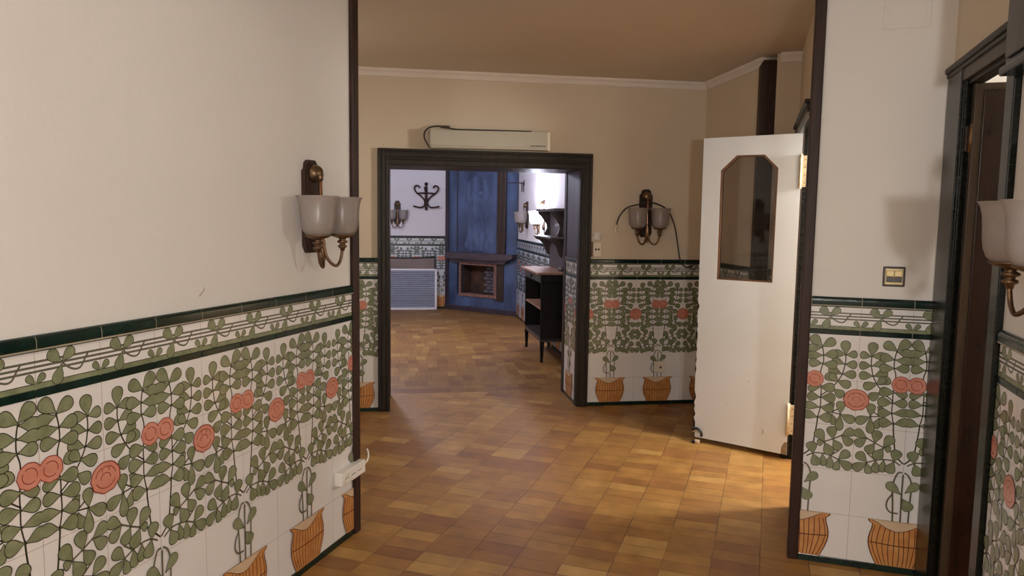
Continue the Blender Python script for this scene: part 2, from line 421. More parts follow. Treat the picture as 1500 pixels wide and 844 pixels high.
def dado(name, s0, s1, phase, parent, loc, rotz, cap=True, cap0=None, cap1=None, grey=False):
    """tile wainscot from s0 to s1 along local x, front towards local -y; phase = s of one joint where two flowers meet"""
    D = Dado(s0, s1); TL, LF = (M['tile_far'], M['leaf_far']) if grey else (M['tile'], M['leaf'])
    zb = .03
    # grout bed, then tiles
    D.mb.box((s0, -.006, 0), (s1, 0, ZCB), M['grout'])
    k0 = math.floor((s0-phase)/.2)-1; k1 = math.ceil((s1-phase)/.2)+1
    g = .0007
    for k in range(k0, k1):
        a = phase+k*.2+g; b = phase+(k+1)*.2-g
        for r in range(5):
            D.poly([(a, zb+.2*r+g), (b, zb+.2*r+g), (b, zb+.2*r+.2-g), (a, zb+.2*r+.2-g)], TL, .0064)
        D.poly([(a, ZST+g), (b, ZST+g), (b, ZCB-g), (a, ZCB-g)], TL, .0064)
    d0 = .0066
    for k in range(k0, k1):
        A = phase+k*.2
        mir = (k % 2 == 1)                       # column whose double-flower joint is on its left when k is even
        # even column k: its left joint is a double joint -> mirrored drawing (u measured from the right joint)
        if not mir: f = lambda p, A=A: (A+.2-p[0], zb+p[1])
        else: f = lambda p, A=A: (A+p[0], zb+p[1])
        d = d0; D.s0, D.s1 = max(s0, A), min(s1, A+.2)
        if D.s1 <= D.s0: continue
        for pts in S1: D.line([f(p) for p in subdiv([px1(*q) for q in pts])], .0046, M['leaf_line'], d)
        for pts in S2: D.line([f(p) for p in subdiv([px2(*q) for q in pts])], .0058, M['leaf_line'], d+.00002)
        for pts in S2[:3]: D.line([f(p) for p in subdiv([px2(*q) for q in pts])], .003, M['stem'], d+.00003)
        for kk, (lst, fn) in enumerate(((L1, px1), (L2, px2))):
            for n, t, w in lst:
                d += .00005
                W = w/415*.2*1.06
                n_, t_ = f(fn(*n)), f(fn(*t))
                D.poly(leaf_poly(n_, t_, W, .0019), M['leaf_line'], d)
                D.poly(leaf_poly(n_, t_, W-.0016, 0), LF, d+.000025)
        for q in ((200,205),(194,280),(209,358),(402,163),(384,230),(381,298),(368,570),(364,652),(377,737),(190,678)):
            x, z = f(px1(*q)); D.poly([(x+.0032*math.cos(j*PI/3), z+.0032*math.sin(j*PI/3)) for j in range(6)], M['leaf_line'], d+.00006)
        # one flower of the pair
        cx, cz = f((.170, .8)); flower(D, cx, cz, .034, .034, d+.0001, False)
    dd = d0+.0033; D.s0, D.s1 = s0, s1
    for k in range(k0, k1+1):
        s = phase+k*.2
        if k % 2: flower(D, s, zb+1-1.40*.2, .048, .044, dd, True)
        else: pot(D, s, zb, dd)
        # frieze: sprig at each joint, clover in the middle of each tile
        fz = lambda u, v: (s+u*.2, ZCB-v*(ZCB-ZST))
        for v in (.27,.40,.53):
            D.line([fz(0, v-.022), fz(1, v-.022)], .0016, M['leaf_line'], d0); D.line([fz(0, v+.022), fz(1, v+.022)], .0016, M['leaf_line'], d0)
            D.line([fz(0, v), fz(1, v)], .0026, M['stem'], d0-.00001)
        D.poly([fz(0,.86), fz(1,.86), fz(1,1), fz(0,1)], LF, d0+.00004); D.line([fz(0,.85), fz(1,.85)], .0022, M['leaf_line'], d0+.00005)
        tail = subdiv([fz(.40,.43), fz(.50,.60), fz(.60,.68), fz(.68,.64), fz(.74,.46), fz(.80,.29)])
        D.line(tail, .0056, M['leaf_line'], d0+.00006); D.line(tail, .0032, M['stem'], d0+.00007)
        for i, (n, t, w) in enumerate((((.38,.40),(.20,.06),.034),((.39,.38),(.58,.07),.030),((.385,.46),(.29,.98),.032),
                                       ((-.01,.86),(-.12,.62),.019),((.01,.86),(.13,.62),.019))):
            D.poly(leaf_poly(fz(*n), fz(*t), w, .0015), M['leaf_line'], d0+.0001+i*.00006)
            D.poly(leaf_poly(fz(*n), fz(*t), w-.001, 0), LF, d0+.00013+i*.00006)
        D.line([fz(.0,.8), fz(.0,1.)], .006, LF, d0+.0005)
    # green glazed bands
    D.mb.box((s0, -.010, 0), (s1, 0, zb), M['green'], .002)
    for k in range(k0, k1):
        a = max(s0, phase+k*.2+.0008); b = min(s1, phase+(k+1)*.2-.0008)
        if b-a > .004: D.mb.box((a, -.0095, ZSB), (b, 0, ZST), M['green'], .003)
    o = D.mb.build('tile_dado', parent, loc, rotz, recalc=False)
    if cap:
        mb = MB(); c0 = s0 if cap0 is None else cap0; c1 = s1 if cap1 is None else cap1
        h = ZCT-ZCB
        prof = [(0,0),(-.010,0),(-.0145,.004),(-.0165,.012),(-.0168,h*.60),(-.0158,h*.78),(-.0130,h*.90),(-.009,h*.975),(-.006,h),(0,h)]
        for k in range(k0, k1):
            a = max(c0, phase+k*.2+.0014); b = min(c1, phase+(k+1)*.2-.0014)
            if b-a < .004: continue
            A = [mb.bm.verts.new((a, y, ZCB+z)) for y, z in prof]; B = [mb.bm.verts.new((b, y, ZCB+z)) for y, z in prof]
            n = len(prof)
            for i in range(n):
                q = mb.bm.faces.new((A[i], B[i], B[(i+1)%n], A[(i+1)%n])); q.material_index = mb.mi(M['green'])
            for R in (A[::-1], B): mb.bm.faces.new(R).material_index = mb.mi(M['green'])
        mb.prism([(0,.001),(.0155,.004),(.0160,h*.7),(.012,h*.90),(.004,h*.985),(0,h*.985)], c0, c1, M['cap_joint'], Matrix(((0,1,0,0),(-1,0,0,0),(0,0,1,ZCB),(0,0,0,1))))
        mb.build('dado_cap', parent, loc, rotz)
    return o

def subdiv(P, n=4):
    V = [Vector((p[0], p[1], 0)) for p in P]
    if len(V) < 3: return [(v.x, v.y) for v in V]
    return [(v.x, v.y) for v in spline(V, n)]
def flower(D, cx, cz, rx, rz, d, single):
    def ring(k, n=26, wob=0., rot=0.):
        P = []
        for j in range(n):
            t = 2*PI*j/n+rot
            w = 1+wob*(.5-.5*math.cos(9*t))*(1. if math.sin(t) < .1 else .35)
            P.append((cx+rx*k*w*math.cos(t), cz+rz*k*w*math.sin(t)))
        return P
    D.poly(ring(1.05, 54, .06), M['flower_line'], d)
    D.poly(ring(.975, 54, .06), M['flower'], d+.00004)
    if single:
        for a0, a1, k, ox, oz in ((.15,1.25,.72,0,0),(1.9,3.0,.72,0,0),(3.5,5.9,.72,0,0)):
            D.line([(cx+ox+rx*k*math.cos(a0+(a1-a0)*j/10), cz+oz+rz*k*math.sin(a0+(a1-a0)*j/10)) for j in range(11)], .0028, M['flower_line'], d+.00008)
        for ox, oz, r, a0, a1 in ((0,.45,.26,-.3,3.4),(0,-.05,.34,-.2,3.35)):
            D.line([(cx+rx*ox+rx*r*math.cos(a0+(a1-a0)*j/10), cz+rz*oz+rz*r*math.sin(a0+(a1-a0)*j/10)) for j in range(11)], .0026, M['flower_line'], d+.0001)
    else:
        for a0, a1 in ((-.4,2.2),(2.6,5.4)):
            D.line([(cx+rx*.62*math.cos(a0+(a1-a0)*j/10), cz+rz*.60*math.sin(a0+(a1-a0)*j/10)) for j in range(11)], .0026, M['flower_line'], d+.00008)
def pot(D, s, zb, d):
    T = .2; top = zb+.2
    # stems from the fork down to the pot
    for pts in ([(-.02,1.72-.62),(-.10,1.02+.06),(-.17,.90),(-.19,.70),(-.17,.45),(-.15,.0)],
                [(0,1.06),(-.005,.6),(0,0)], [(.02,1.10),(.10,1.04),(.16,.90),(.17,.70),(.16,.45),(.15,0)],
                [(-.17,.62),(-.27,.46),(-.28,.30),(-.20,.20),(-.05,.19)]):
        P = subdiv([(s+x*T, top+z*T) for x, z in pts])
        D.line(P, .0068, M['leaf_line'], d); D.line(P, .0046, M['stem'], d+.00003)
    for n, t, w in (((-.03,.62),(-.30,.84),.038),((.06,.66),(.30,.88),.036),((.02,.52),(.17,.28),.044)):
        a, b = (s+n[0]*T, top+n[1]*T), (s+t[0]*T, top+t[1]*T)
        d += .00008
        D.poly(leaf_poly(a, b, w, .0017), M['leaf_line'], d); D.poly(leaf_poly(a, b, w, 0), M['leaf'], d+.00003)
    half = [(.60,1.0),(.605,.975),(.585,.945),(.525,.90),(.535,.80),(.565,.70),(.588,.58),(.59,.48),(.57,.36),(.53,.24),(.48,.12),(.42,0)]
    L = lambda k, dz=0: [(s+x*k*T, zb+z*T+dz) for x, z in half]+[(s-x*k*T, zb+z*T+dz) for x, z in reversed(half)]
    d += .0002
    # drawn as strips so that the outline keeps its waist
    for k, m, dz, dd in ((1.03, M['pot_line'], 0, 0), (.985, M['pot'], 0, .00004)):
        for (x0, z0), (x1, z1) in zip(half, half[1:]):
            D.poly([(s-x0*k*T, zb+z0*T), (s+x0*k*T, zb+z0*T), (s+x1*k*T, zb+z1*T), (s-x1*k*T, zb+z1*T)], m, d+dd)
    wid = lambda z: next(a[0]+(b[0]-a[0])*(a[1]-z)/(a[1]-b[1]) for a, b in zip(half, half[1:]) if a[1] >= z >= b[1])
    for j in range(-5, 6):
        x = j/5.6
        D.line([(s+x*wid(z)*T+.003*math.sin(z*5+j), zb+z*T) for z in (.88,.7,.5,.3,.12,.01)], .0034, M['pot_line'], d+.00008)
    D.line([(s+x*T, zb+(.50-.04*math.cos(x*2.6))*T) for x in [-.57+.114*i for i in range(11)]], .0046, M['pot_line'], d+.0001)
    ins = [(-.55,.985),(-.42,.93),(-.25,.83),(-.08,.775),(.06,.79),(.2,.85),(.34,.93),(.44,.975)]
    D.poly([(s+x*T, zb+z*T) for x, z in ins]+[(s+.44*T, zb+.99*T), (s-.55*T, zb+.995*T)], M['pot_in'], d+.00012)
    D.line([(s+x*T, zb+z*T) for x, z in ins], .0028, M['pot_line'], d+.00014)

# ------------------------------------------------------------------ ROOM SHELL
def quad_floor(name, pts, m, z=0., th=.06):
    mb = MB(); n = len(pts)
    a = [mb.bm.verts.new((p[0], p[1], z)) for p in pts]; b = [mb.bm.verts.new((p[0], p[1], z-th)) for p in pts]
    mb.bm.faces.new(a); mb.bm.faces.new(b[::-1])
    for k in range(n): mb.bm.faces.new((a[k], b[k], b[(k+1)%n], a[(k+1)%n]))
    mb.mi(m)
    return mb.build(name)
SEAM = .55
# hall and middle room floor ends at the seam line inside the passage
p1, p2 = G(-6, SEAM), G(4.2, SEAM)
fl = quad_floor('floor', [(-4.6,-3.2),(3.2,-3.2),(3.2,6.6),(p2.x,p2.y),(p1.x,p1.y),(-4.6,2.5)], floor_mat('clay_tiles_hall', .0195*-1, .095, 3.49, .2055, .0975))
struct(fl, 'floor of brown and ochre clay tiles in straight rows through the hall and middle room', 'floor')
mb = MB()
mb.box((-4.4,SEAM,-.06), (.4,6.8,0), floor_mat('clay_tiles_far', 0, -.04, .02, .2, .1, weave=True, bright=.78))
fl2 = mb.build('floor', None, Q, BA)
struct(fl2, 'red-brown clay tile floor of the far room with the fireplace', 'floor')
mb = MB(); mb.box((-5.2,-3.2,CEIL), (3.2,9.2,CEIL+.1), M['ceiling']); struct(mb.build('ceiling'), 'plain beige ceiling of the hall and middle room', 'ceiling')

# --- left wall of the hall
mb = MB(); mb.box((XL-.16,-2.8,0), (XL,2.965,CEIL), M['plaster_hall'])
wl = struct(mb.build('wall_left'), 'left hall wall, beige plaster above a painted tile dado', 'wall')
dado('tile_dado', -.2, 2.965, 1.389, wl, (XL,0,0), PI/2)
mb = MB()   # grey scuff on the plaster
mb.face([(.0,-.0006,.0),(.012,-.0006,.004),(.03,-.0006,.022),(.034,-.0006,.034),(.02,-.0006,.018),(.004,-.0006,.006)], M['scratch'])
mb.build('scuff_mark', wl, (XL,1.99,1.232), PI/2)
mb = MB(); mb.box((XL-.165,2.965,0), (XL+.020,3.018,CEIL), M['wood_post'], .006)
mb.box((XL-.10,3.018,0), (XL-.02,3.026,CEIL), M['wood_post'], .003)
struct(mb.build('trim_1'), 'dark brown wooden corner post at the end of the left hall wall', 'post')

# --- pier on the right
mb = MB(); mb.box((.2515,YP,0), (3.0,YP+.17,CEIL), M['plaster_hall'])
wp = struct(mb.build('wall_right'), 'short plaster pier facing the hall, tile dado below and light switch on it', 'wall')
dado('tile_dado', .2525, XR, .6531, wp, (0,YP,0), 0)
mb = MB(); mb.box((.208,YP-.018,0), (.252,YP+.05,CEIL), M['wood_post'], .005)
mb.box((.236,YP+.05,0), (.2505,YP+.17,CEIL), M['wood_dark'], .003)
struct(mb.build('trim_2'), 'dark brown wooden corner post on the left edge of the right pier', 'post')

# --- right wall of the hall with the dark doorway
DY0, DY1, DZ = 2.655, 3.215, 2.05
mb = MB()
mb.box((XR,-2.8,0), (XR+.14,DY0-.0,CEIL), M['plaster_hall'])
mb.box((XR,DY0,DZ), (XR+.05,YP,CEIL), M['plaster_room'])
mb.box((XR,DY1,0), (XR+.05,YP,DZ), M['plaster_hall'])
wr = struct(mb.build('wall_right'), 'near right hall wall beside the dark doorway, with lamp and tile dado', 'wall')
dado('tile_dado', -2.578, -.4, -2.19, wr, (XR,0,0), -PI/2)
# casing
mb = MB()
mb.box((XR-.022,DY1-.01,0), (XR+.001,YP-.011,DZ+.06), M['wood_green'], .004)
mb.box((XR-.014,DY1-.022,0), (XR+.05,DY1,DZ), M['wood_green'], .003)
for k in range(2): mb.box((XR-.008+k*.022,DY1-.027,0), (XR+.006+k*.022,DY1-.02,DZ), M['wood_green'], .003)
mb.box((XR-.022,DY0-.068,0), (XR+.001,DY0+.01,DZ+.06), M['wood_green'], .004)
mb.box((XR-.004,DY0,0), (XR+.14,DY0+.02,DZ), M['wood_green'], .003)
mb.box((XR-.018,DY0-.068,DZ-.002), (XR+.001,YP-.011,DZ+.062), M['wood_stile'], .004)
mb.box((XR+.0,DY0,DZ-.016), (XR+.05,DY1,DZ), M['wood_dark'], .003)
mb.box((XR-.036,DY0-.075,DZ+.058), (XR+.001,YP-.011,DZ+.082), M['wood_casing'], .006)
mb.box((XR-.028,DY0-.07,DZ+.042), (XR+.001,YP-.011,DZ+.058), M['wood_dark'], .004)
struct(mb.build('trim_3'), 'dark green-black wooden casing around the right hall doorway', 'door frame')
# dark leaf, swung into the room beyond
dl = thing('door_1', 'dark brown wooden door standing open in the right hall doorway', 'door', (.816,DY1-.047,.012), 0); dl['kind'] = 'structure'
mb = MB(); mb.box((-.062,-.018,0), (.60,.018,2.018), M['wood_stile'], .003); mb.build('door_leaf', dl)
mb = MB(); mb.box((-.034,-.025,.06), (.56,-.0175,1.992), M['wood_leaf'], .004); mb.build('door_panel', dl)
mb = MB()
mb.box((-.080,-.006,1.77), (-.062,.014,1.865), M['plate_wood'], .003); mb.tube([(-.066,-.012,1.765),(-.066,-.012,1.87)], .006, M['brass'])
hg = mb.build('hinge', dl); hg['label'] = 'brass hinge'

# --- wall with the white door, parallel to the hall
WY0, WY1, WZ = 4.05, 4.905, 2.06
mb = MB()
mb.box((XD,YP+.171,0), (XD+.13,WY0,CEIL), M['plaster_room'])
mb.box((XD,WY0,WZ), (XD+.13,WY1,CEIL), M['plaster_room'])
mb.box((XD,WY1,0), (XD+.13,5.199,CEIL), M['plaster_room'])
struct(mb.build('wall_right'), 'side wall of the middle room holding the white door', 'wall')
mb = MB()
mb.box((XD-.024,WY1-.008,0), (XD+.002,WY1+.125,WZ+.04), M['wood_green'], .006)
mb.box((XD-.003,WY0-.12,0), (XD+.002,WY0+.008,WZ+.04), M['wood_green'], .001)
mb.box((XD-.028,WY0-.12,WZ-.008), (XD+.002,WY1+.125,WZ+.034), M['wood_casing'], .006)
mb.box((XD-.04,WY0-.13,WZ+.03), (XD+.002,WY1+.135,WZ+.052), M['wood_dark'], .006)
mb.box((XD-.01,WY1-.012,0), (XD+.13,WY1-.001,WZ), M['wood_green'], .002)
mb.box((XD+.001,WY0+.001,0), (XD+.13,WY0+.012,WZ), M['wood_green'], .002)
mb.box((XD-.01,WY0,WZ-.012), (XD+.13,WY1,WZ), M['wood_green'], .002)
mb.box((XD+.05,WY1-.03,0), (XD+.08,WY1-.012,WZ-.01), M['wood_casing'], .002)
struct(mb.build('trim_4'), 'dark wooden casing around the doorway of the white door', 'door frame')
# side room where the warm lamp burns
mb = MB()
mb.box((2.6,YP+.17,0), (2.7,6.0,CEIL), M['plaster_room']); mb.box((.38,5.9,0), (2.6,6.0,CEIL), M['plaster_room']); mb.box((.25,5.20,0), (.38,6.0,CEIL), M['plaster_room'])
struct(mb.build('wall_side'), 'walls of the lamp-lit side room behind the white door', 'wall')

# --- back wall with the wide passage
AL, AR, PZ = -1.775, -.272, 1.905
mb = MB()
mb.box((-4.2,0,0), (AL,.5,CEIL), M['plaster_room'])
mb.box((AR,0,0), (.74,.5,CEIL), M['plaster_room'])
mb.box((AL,0,PZ), (AR,.5,CEIL), M['plaster_room'])
wb = struct(mb.build('wall_back', None, Q, BA), 'tan back wall of the middle room with the wide passage through it', 'wall')
dado('tile_dado', -4.0, -1.852, 0., wb, (0,0,0), 0)
dado('tile_dado', -.190, .74, 0., wb, (0,0,0), 0)
dado('tile_dado', -.455, -.045, -.25, wb, (AR,0,0), -PI/2)
mb = MB()
def casing(mb, x0, x1, inner, zt):
    """three stepped mouldings, inner = side of the opening"""
    w = abs(x1-x0); sgn = 1 if x1 > x0 else -1            # x0 outer edge, x1 inner edge
    def bx(f0, f1, y, m, b=.004):
        a, c = x0+sgn*w*f0, x0+sgn*w*f1
        mb.box((min(a,c), y, 0), (max(a,c), .0, zt), m, b)
    bx(0,.22,-.034,M['wood_dark'],.006); bx(.2,.72,-.024,M['wood_casing']); bx(.34,.58,-.030,M['wood_casing'],.005); bx(.7,.86,-.030,M['wood_dark'],.005); bx(.84,1.,-.018,M['wood_casing'])
casing(mb, -1.852, AL+.012, 1, 2.0); casing(mb, -.190, AR-.012, 1, 2.0)
def hbx(z0, z1, y, m, b=.004, x0=-1.852, x1=-.190): mb.box((x0, y, z0), (x1, .0, z1), m, b)
hbx(1.996,2.016,-.036,M['wood_dark'],.006); hbx(1.948,1.998,-.026,M['wood_casing'],.004,-1.836,-.206); hbx(1.958,1.986,-.032,M['wood_casing'],.005,-1.83,-.212); hbx(1.934,1.95,-.031,M['wood_dark'],.005,-1.80,-.24); hbx(1.898,1.936,-.020,M['wood_casing'],.004,-1.79,-.25)
for x0, x1 in ((AL,AL+.014),(AR-.014,AR)):
    mb.box((x0,0,0), (x1,.045,PZ), M['wood_dark'], .003)
    mb.box((x0,.455,0), (x1,.52,PZ), M['wood_dark'], .004)
mb.box((AR-.006,.045,ZCT+.002), (AR+.0,.455,PZ-.01), M['violet_wood'], .002); mb.box((AL,.045,ZCT), (AL+.006,.455,PZ-.01), M['violet_wood'], .002)
mb.box((AL,.0,PZ-.012), (AR,.5,PZ), M['wood_dark'], .002)
mb.box((AL-.08,.5,0), (AL+.014,.53,1.99), M['wood_dark'], .005); mb.box((AR-.014,.5,0), (AR+.08,.53,1.99), M['wood_dark'], .005); mb.box((AL-.08,.5,PZ-.012), (AR+.08,.53,1.99), M['wood_dark'], .005)
struct(mb.build('trim_5', None, Q, BA), 'moulded dark wooden casing around the wide passage', 'door frame')

# --- right side of the middle room
mb = MB(); mb.box((.74,-.985,0), (.86,.5,CEIL), M['plaster_room'])
wq = struct(mb.build('wall_right', None, Q, BA), 'narrow tan wall right of the back corner, half hidden by the white door', 'wall')
o = dado('tile_dado', .0, .93, .2, wq, (.74,0,0), -PI/2)
mb = MB(); mb.box((.10,5.2,0), (XD,5.3,CEIL), M['plaster_room'])
wj = struct(mb.build('wall_right'), 'short return wall behind the white door', 'wall')
dado('tile_dado', .10, XD-.02, .2, wj, (0,5.2,0), 0)
mb = MB(); mb.box((-.04,0,0), (.07,.11,2.545), M['wood_post'], .006)
mb.box((-.03,0,2.54), (.06,.10,2.566), M['wood_post'], .01)
struct(mb.build('trim_6', None, (.044,5.195,0), BA*.35), 'dark wooden post against the wall above the white door', 'post')
# cornice
mb = MB()
def cornice(p, q, out):
    p, q = Vector(p), Vector(q); d = (q-p).normalized(); n = Vector((d.y,-d.x,0))*out
    prof = [(0,CEIL),(0,2.545),(.012,2.545),(.018,2.558),(.024,2.572),(.040,2.585),(.044,CEIL)]
    A = [mb.bm.verts.new((p.x+n.x*a, p.y+n.y*a, z)) for a, z in prof]; B = [mb.bm.verts.new((q.x+n.x*a, q.y+n.y*a, z)) for a, z in prof]
    for i in range(len(prof)): mb.bm.faces.new((A[i], B[i], B[(i+1)%len(prof)], A[(i+1)%len(prof)]))
    mb.bm.faces.new(A[::-1]); mb.bm.faces.new(B)
cornice(G(-4.1,-.002), G(.74,-.002), 1); cornice(G(.738,0), G(.738,-.97), 1); cornice((.12,5.198,0), (.25,5.198,0), 1)
mb.mi(M['crown']); struct(mb.build('trim_7'), 'thin pale cornice along the top of the middle room walls', 'cornice')
# unseen closing walls of the hall and the middle room
mb = MB(); mb.box((XL-.2,-2.9,0), (XR+.15,-2.8,CEIL), M['plaster_hall']); struct(mb.build('wall_front'), 'hall wall behind the viewer', 'wall')
mb = MB(); mb.box((-4.6,2.75,0), (XL-.165,2.85,CEIL), M['plaster_room'])
mb.box((-4.7,2.75,0), (-4.6,5.2,CEIL), M['plaster_room'])
struct(mb.build('wall_left'), 'hidden left walls of the middle room', 'wall')
mb = MB(); mb.box((XR+.141,1.6,0), (2.9,1.7,CEIL), M['plaster_room']); mb.box((2.9,1.6,0), (3.0,YP,CEIL), M['plaster_room'])
struct(mb.build('wall_side'), 'walls of the dim room behind the open dark door', 'wall')

# --- far room
mb = MB(); mb.box((-4.2,6.4,0), (.3,6.5,CEIL), M['plaster_far'])
wf = struct(mb.build('wall_back', None, Q, BA), 'pale far wall with the coat rack, seen through the passage', 'wall')
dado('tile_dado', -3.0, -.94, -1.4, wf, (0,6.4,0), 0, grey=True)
mb = MB(); mb.box((.10,.531,0), (.2,6.399,CEIL), M['plaster_far'])
wg = struct(mb.build('wall_right', None, Q, BA), 'pale right wall of the far room with two lamps and the sideboard', 'wall')
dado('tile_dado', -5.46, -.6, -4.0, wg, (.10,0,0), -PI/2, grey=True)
mb = MB(); mb.box((-4.3,.5,0), (-4.2,6.5,CEIL), M['plaster_far']); struct(mb.build('wall_left', None, Q, BA), 'hidden left wall of the far room', 'wall')

# ------------------------------------------------------------------ SCONCES
def make_sconce(label, loc, rotz, lit=False):
    """origin on the wall at the middle of the back plate; -y points into the room"""
    t = thing('sconce', label, 'wall lamp', loc, rotz, 'two-armed wall lamps with glass shades')
    mb = MB()
    w, h = .052, .19
    out = [(-w,-h+.03),(-w+.018,-h),(w-.018,-h),(w,-h+.03),(w,h-.045),(w-.012,h-.035),(w-.016,h-.012),(w-.03,h),(-w+.03,h),(-w+.016,h-.012),(-w+.012,h-.035),(-w,h-.045)]
    mb.prism(out, -.018, 0, M['plate_wood'])
    inn = [(x*.8, z*.93) for x, z in out]; mb.prism(inn, -.026, -.018, M['plate_wood'])
    mb.build('back_plate', t)
    mb = MB()
    mb.lathe([(.0,.0),(.036,.0),(.037,.006),(.034,.018),(.028,.028),(.018,.034),(.0,.037)], M['brass'], (0,-.026,.135), 24, 'y')
    mb.sphere((0,-.056,.120), .013, M['brass'], (1,1,1.5)); mb.build('boss', t)
    mb = MB()
    mb.tube([(0,-.056,.12),(0,-.058,.0),(0,-.062,-.14),(0,-.066,-.21)], .0075, M['copper'], 12)
    mb.sphere((0,-.066,-.215), .010, M['brass'], (1,1,1.8)); mb.build('stem_tube', t)
    for sx in (-1, 1):
        mb = MB()
        mb.tube([(sx*.006,-.062,-.10),(sx*.010,-.068,-.18),(sx*.022,-.080,-.224),(sx*.048,-.096,-.245),(sx*.074,-.100,-.228),(sx*.088,-.102,-.19),(sx*.0915,-.102,-.165)], .0065, M['brass'], 10, 5)
        mb.build('arm', t)
        mb = MB()
        mb.lathe([(.0,-.185),(.009,-.183),(.011,-.172),(.019,-.168),(.019,-.161),(.011,-.157),(.013,-.152),(.022,-.148),(.022,-.142),(.012,-.137),(.016,-.131),(.040,-.124),(.050,-.118),(.052,-.114),(.030,-.112),(.0,-.112)], M['brass'], (sx*.0915,-.102,0), 24)
        hold = mb.build('shade_holder', t)
        mb = MB()
        mb.lathe([(.0,-.112),(.013,-.112),(.013,-.080),(.011,-.078),(.0,-.076)], M['bulb'], (sx*.0915,-.102,0), 14)
        mb.lathe([(.006,-.078),(.014,-.068),(.016,-.055),(.012,-.040),(.005,-.026),(.0,-.022)], M['bulb_lit'] if lit else M['bulb'], (sx*.0915,-.102,0), 14)
        mb.build('bulb', hold)
        mb = MB()
        pr = [(.026,-.120),(.045,-.115),(.058,-.101),(.0655,-.08),(.069,-.055),(.0705,-.022),(.073,.008),(.0775,.027),(.083,.038),(.087,.042)]
        inner = [(r-.0025, z) for r, z in reversed(pr)]
        mb.lathe(pr+inner, M['shade_lit'] if lit else M['shade'], (sx*.0915,-.102,0), 32)
        mb.build('shade', t)
    return t
s1 = make_sconce('brass wall lamp on the left hall wall beside the dark corner post', (XL,2.640,1.545), PI/2)
p = G(.256,0,1.56)
dup(s1, p, BA, 'brass wall lamp on the back wall with a loose black cable draped over it')
dup(s1, (XR,2.115,1.530), -PI/2, 'blurred near wall lamp cut off by the right edge of the photo')
dup(s1, G(-1.712,6.4,1.565), BA, 'small wall lamp left of the coat rack in the far room')
dup(s1, G(.10,4.53,1.55), BA-PI/2, 'unlit wall lamp on the far right wall next to the blue chimney breast')
s2 = make_sconce('lit wall lamp glowing white above the sideboard in the far room', G(.10,3.32,1.55), BA-PI/2, True)

# ------------------------------------------------------------------ HALL OBJECTS
t = thing('power_strip', 'white three-socket power strip fixed low on the left tile dado', 'power strip', (XL+.0065,2.90,.325), PI/2)
mb = MB(); T = Matrix.Rotation(math.radians(-1.5), 4, 'Y')
mb.box((-.098,-.043,-.031), (.112,-.0005,.031), M['white_pl'], .006, T); mb.build('housing', t)
for k in range(3):
    mb = MB(); x = -.058+k*.056; z = -.0015+k*.0014
    mb.lathe([(.0235,.0430),(.0235,.0445),(.0215,.0448),(.0205,.040),(.0,.0385)], M['white_pl'], (x,0,z), 24, 'y')
    mb.lathe([(.0,.0452),(.0028,.0452),(.0028,.040)], M['dark_hole'], (x-.009,0,z), 8, 'y'); mb.lathe([(.0,.0452),(.0028,.0452),(.0028,.040)], M['dark_hole'], (x+.009,0,z), 8, 'y')
    mb.lathe([(.0,.0400),(.017,.0402)], M['cream'], (x,0,z), 20, 'y')
    mb.build('socket', t)
mb = MB(); mb.tube([(.108,-.034,.01),(.120,-.042,.018),(.130,-.047,.038),(.131,-.046,.062),(.126,-.042,.08)], .0038, M['white_pl'], 8, 5); mb.build('cable', t)

t = thing('light_switch', 'double light switch with dark frame on the right pier', 'light switch', (.569,YP,1.288), 0)
mb = MB(); mb.box((-.042,-.009,-.042), (.042,0,.042), M['switch_dark'], .008, None, 3); mb.build('frame', t)
mb = MB(); mb.box((-.034,-.0115,-.034), (.034,-.008,.034), M['switch_gold'], .006); mb.build('cover_plate', t)
for k, x in enumerate((-.0155,.0155)):
    mb = MB(); mb.box((x-.0150,-.0150,.0), (x+.0150,-.0105,.026), M['switch_gold'], .002)
    mb.box((x-.0150,-.0135,-.024), (x+.0150,-.0105,-.0005), M['switch_dark'], .002); mb.build('rocker', t)

mb = MB(); mb.box((-.088,-.004,-.075), (.088,0,.075), M['paint_plate'], .003); mb.box((-.07,-.0055,-.058), (.07,-.0035,.058), M['paint_plate'], .003)
tag(mb.build('cover_plate', None, (.556,YP,2.380), 0), 'painted-over square cover plate high on the right pier', 'cover plate')

# frame of something hung high on the right wall, cut by the photo's edge
t = thing('hanging_cabinet', 'dark green-black wall cabinet high on the right wall, cut by the photo edge', 'cabinet', (XR,2.24,1.965), -PI/2)
mb = MB(); mb.box((-.325,-.055,0), (.26,0,.50), M['wood_green'], .006); mb.build('body', t)
mb = MB(); mb.box((-.337,-.068,-.014), (.272,0,.012), M['wood_green'], .006); mb.build('bottom_moulding', t)
mb = MB(); mb.box((-.30,-.064,.03), (.235,-.054,.48), M['wood_leaf'], .004); d_ = mb.build('door', t)
mb = MB(); mb.sphere((.21,-.07,.24), .010, M['brass']); mb.build('knob', d_)

# white door
WA = -.3294
dw = thing('door_2', 'white door with a clipped-corner glass pane, standing ajar in the middle room', 'door', (-.334,5.062,0), WA); dw['kind'] = 'structure'
W_, Z0, Z1, TH = .628, .036, 2.05, .036
win = [(.122,1.122),(.487,1.126),(.490,1.844),(.402,1.930),(.221,1.932),(.120,1.838)]
mb = MB()
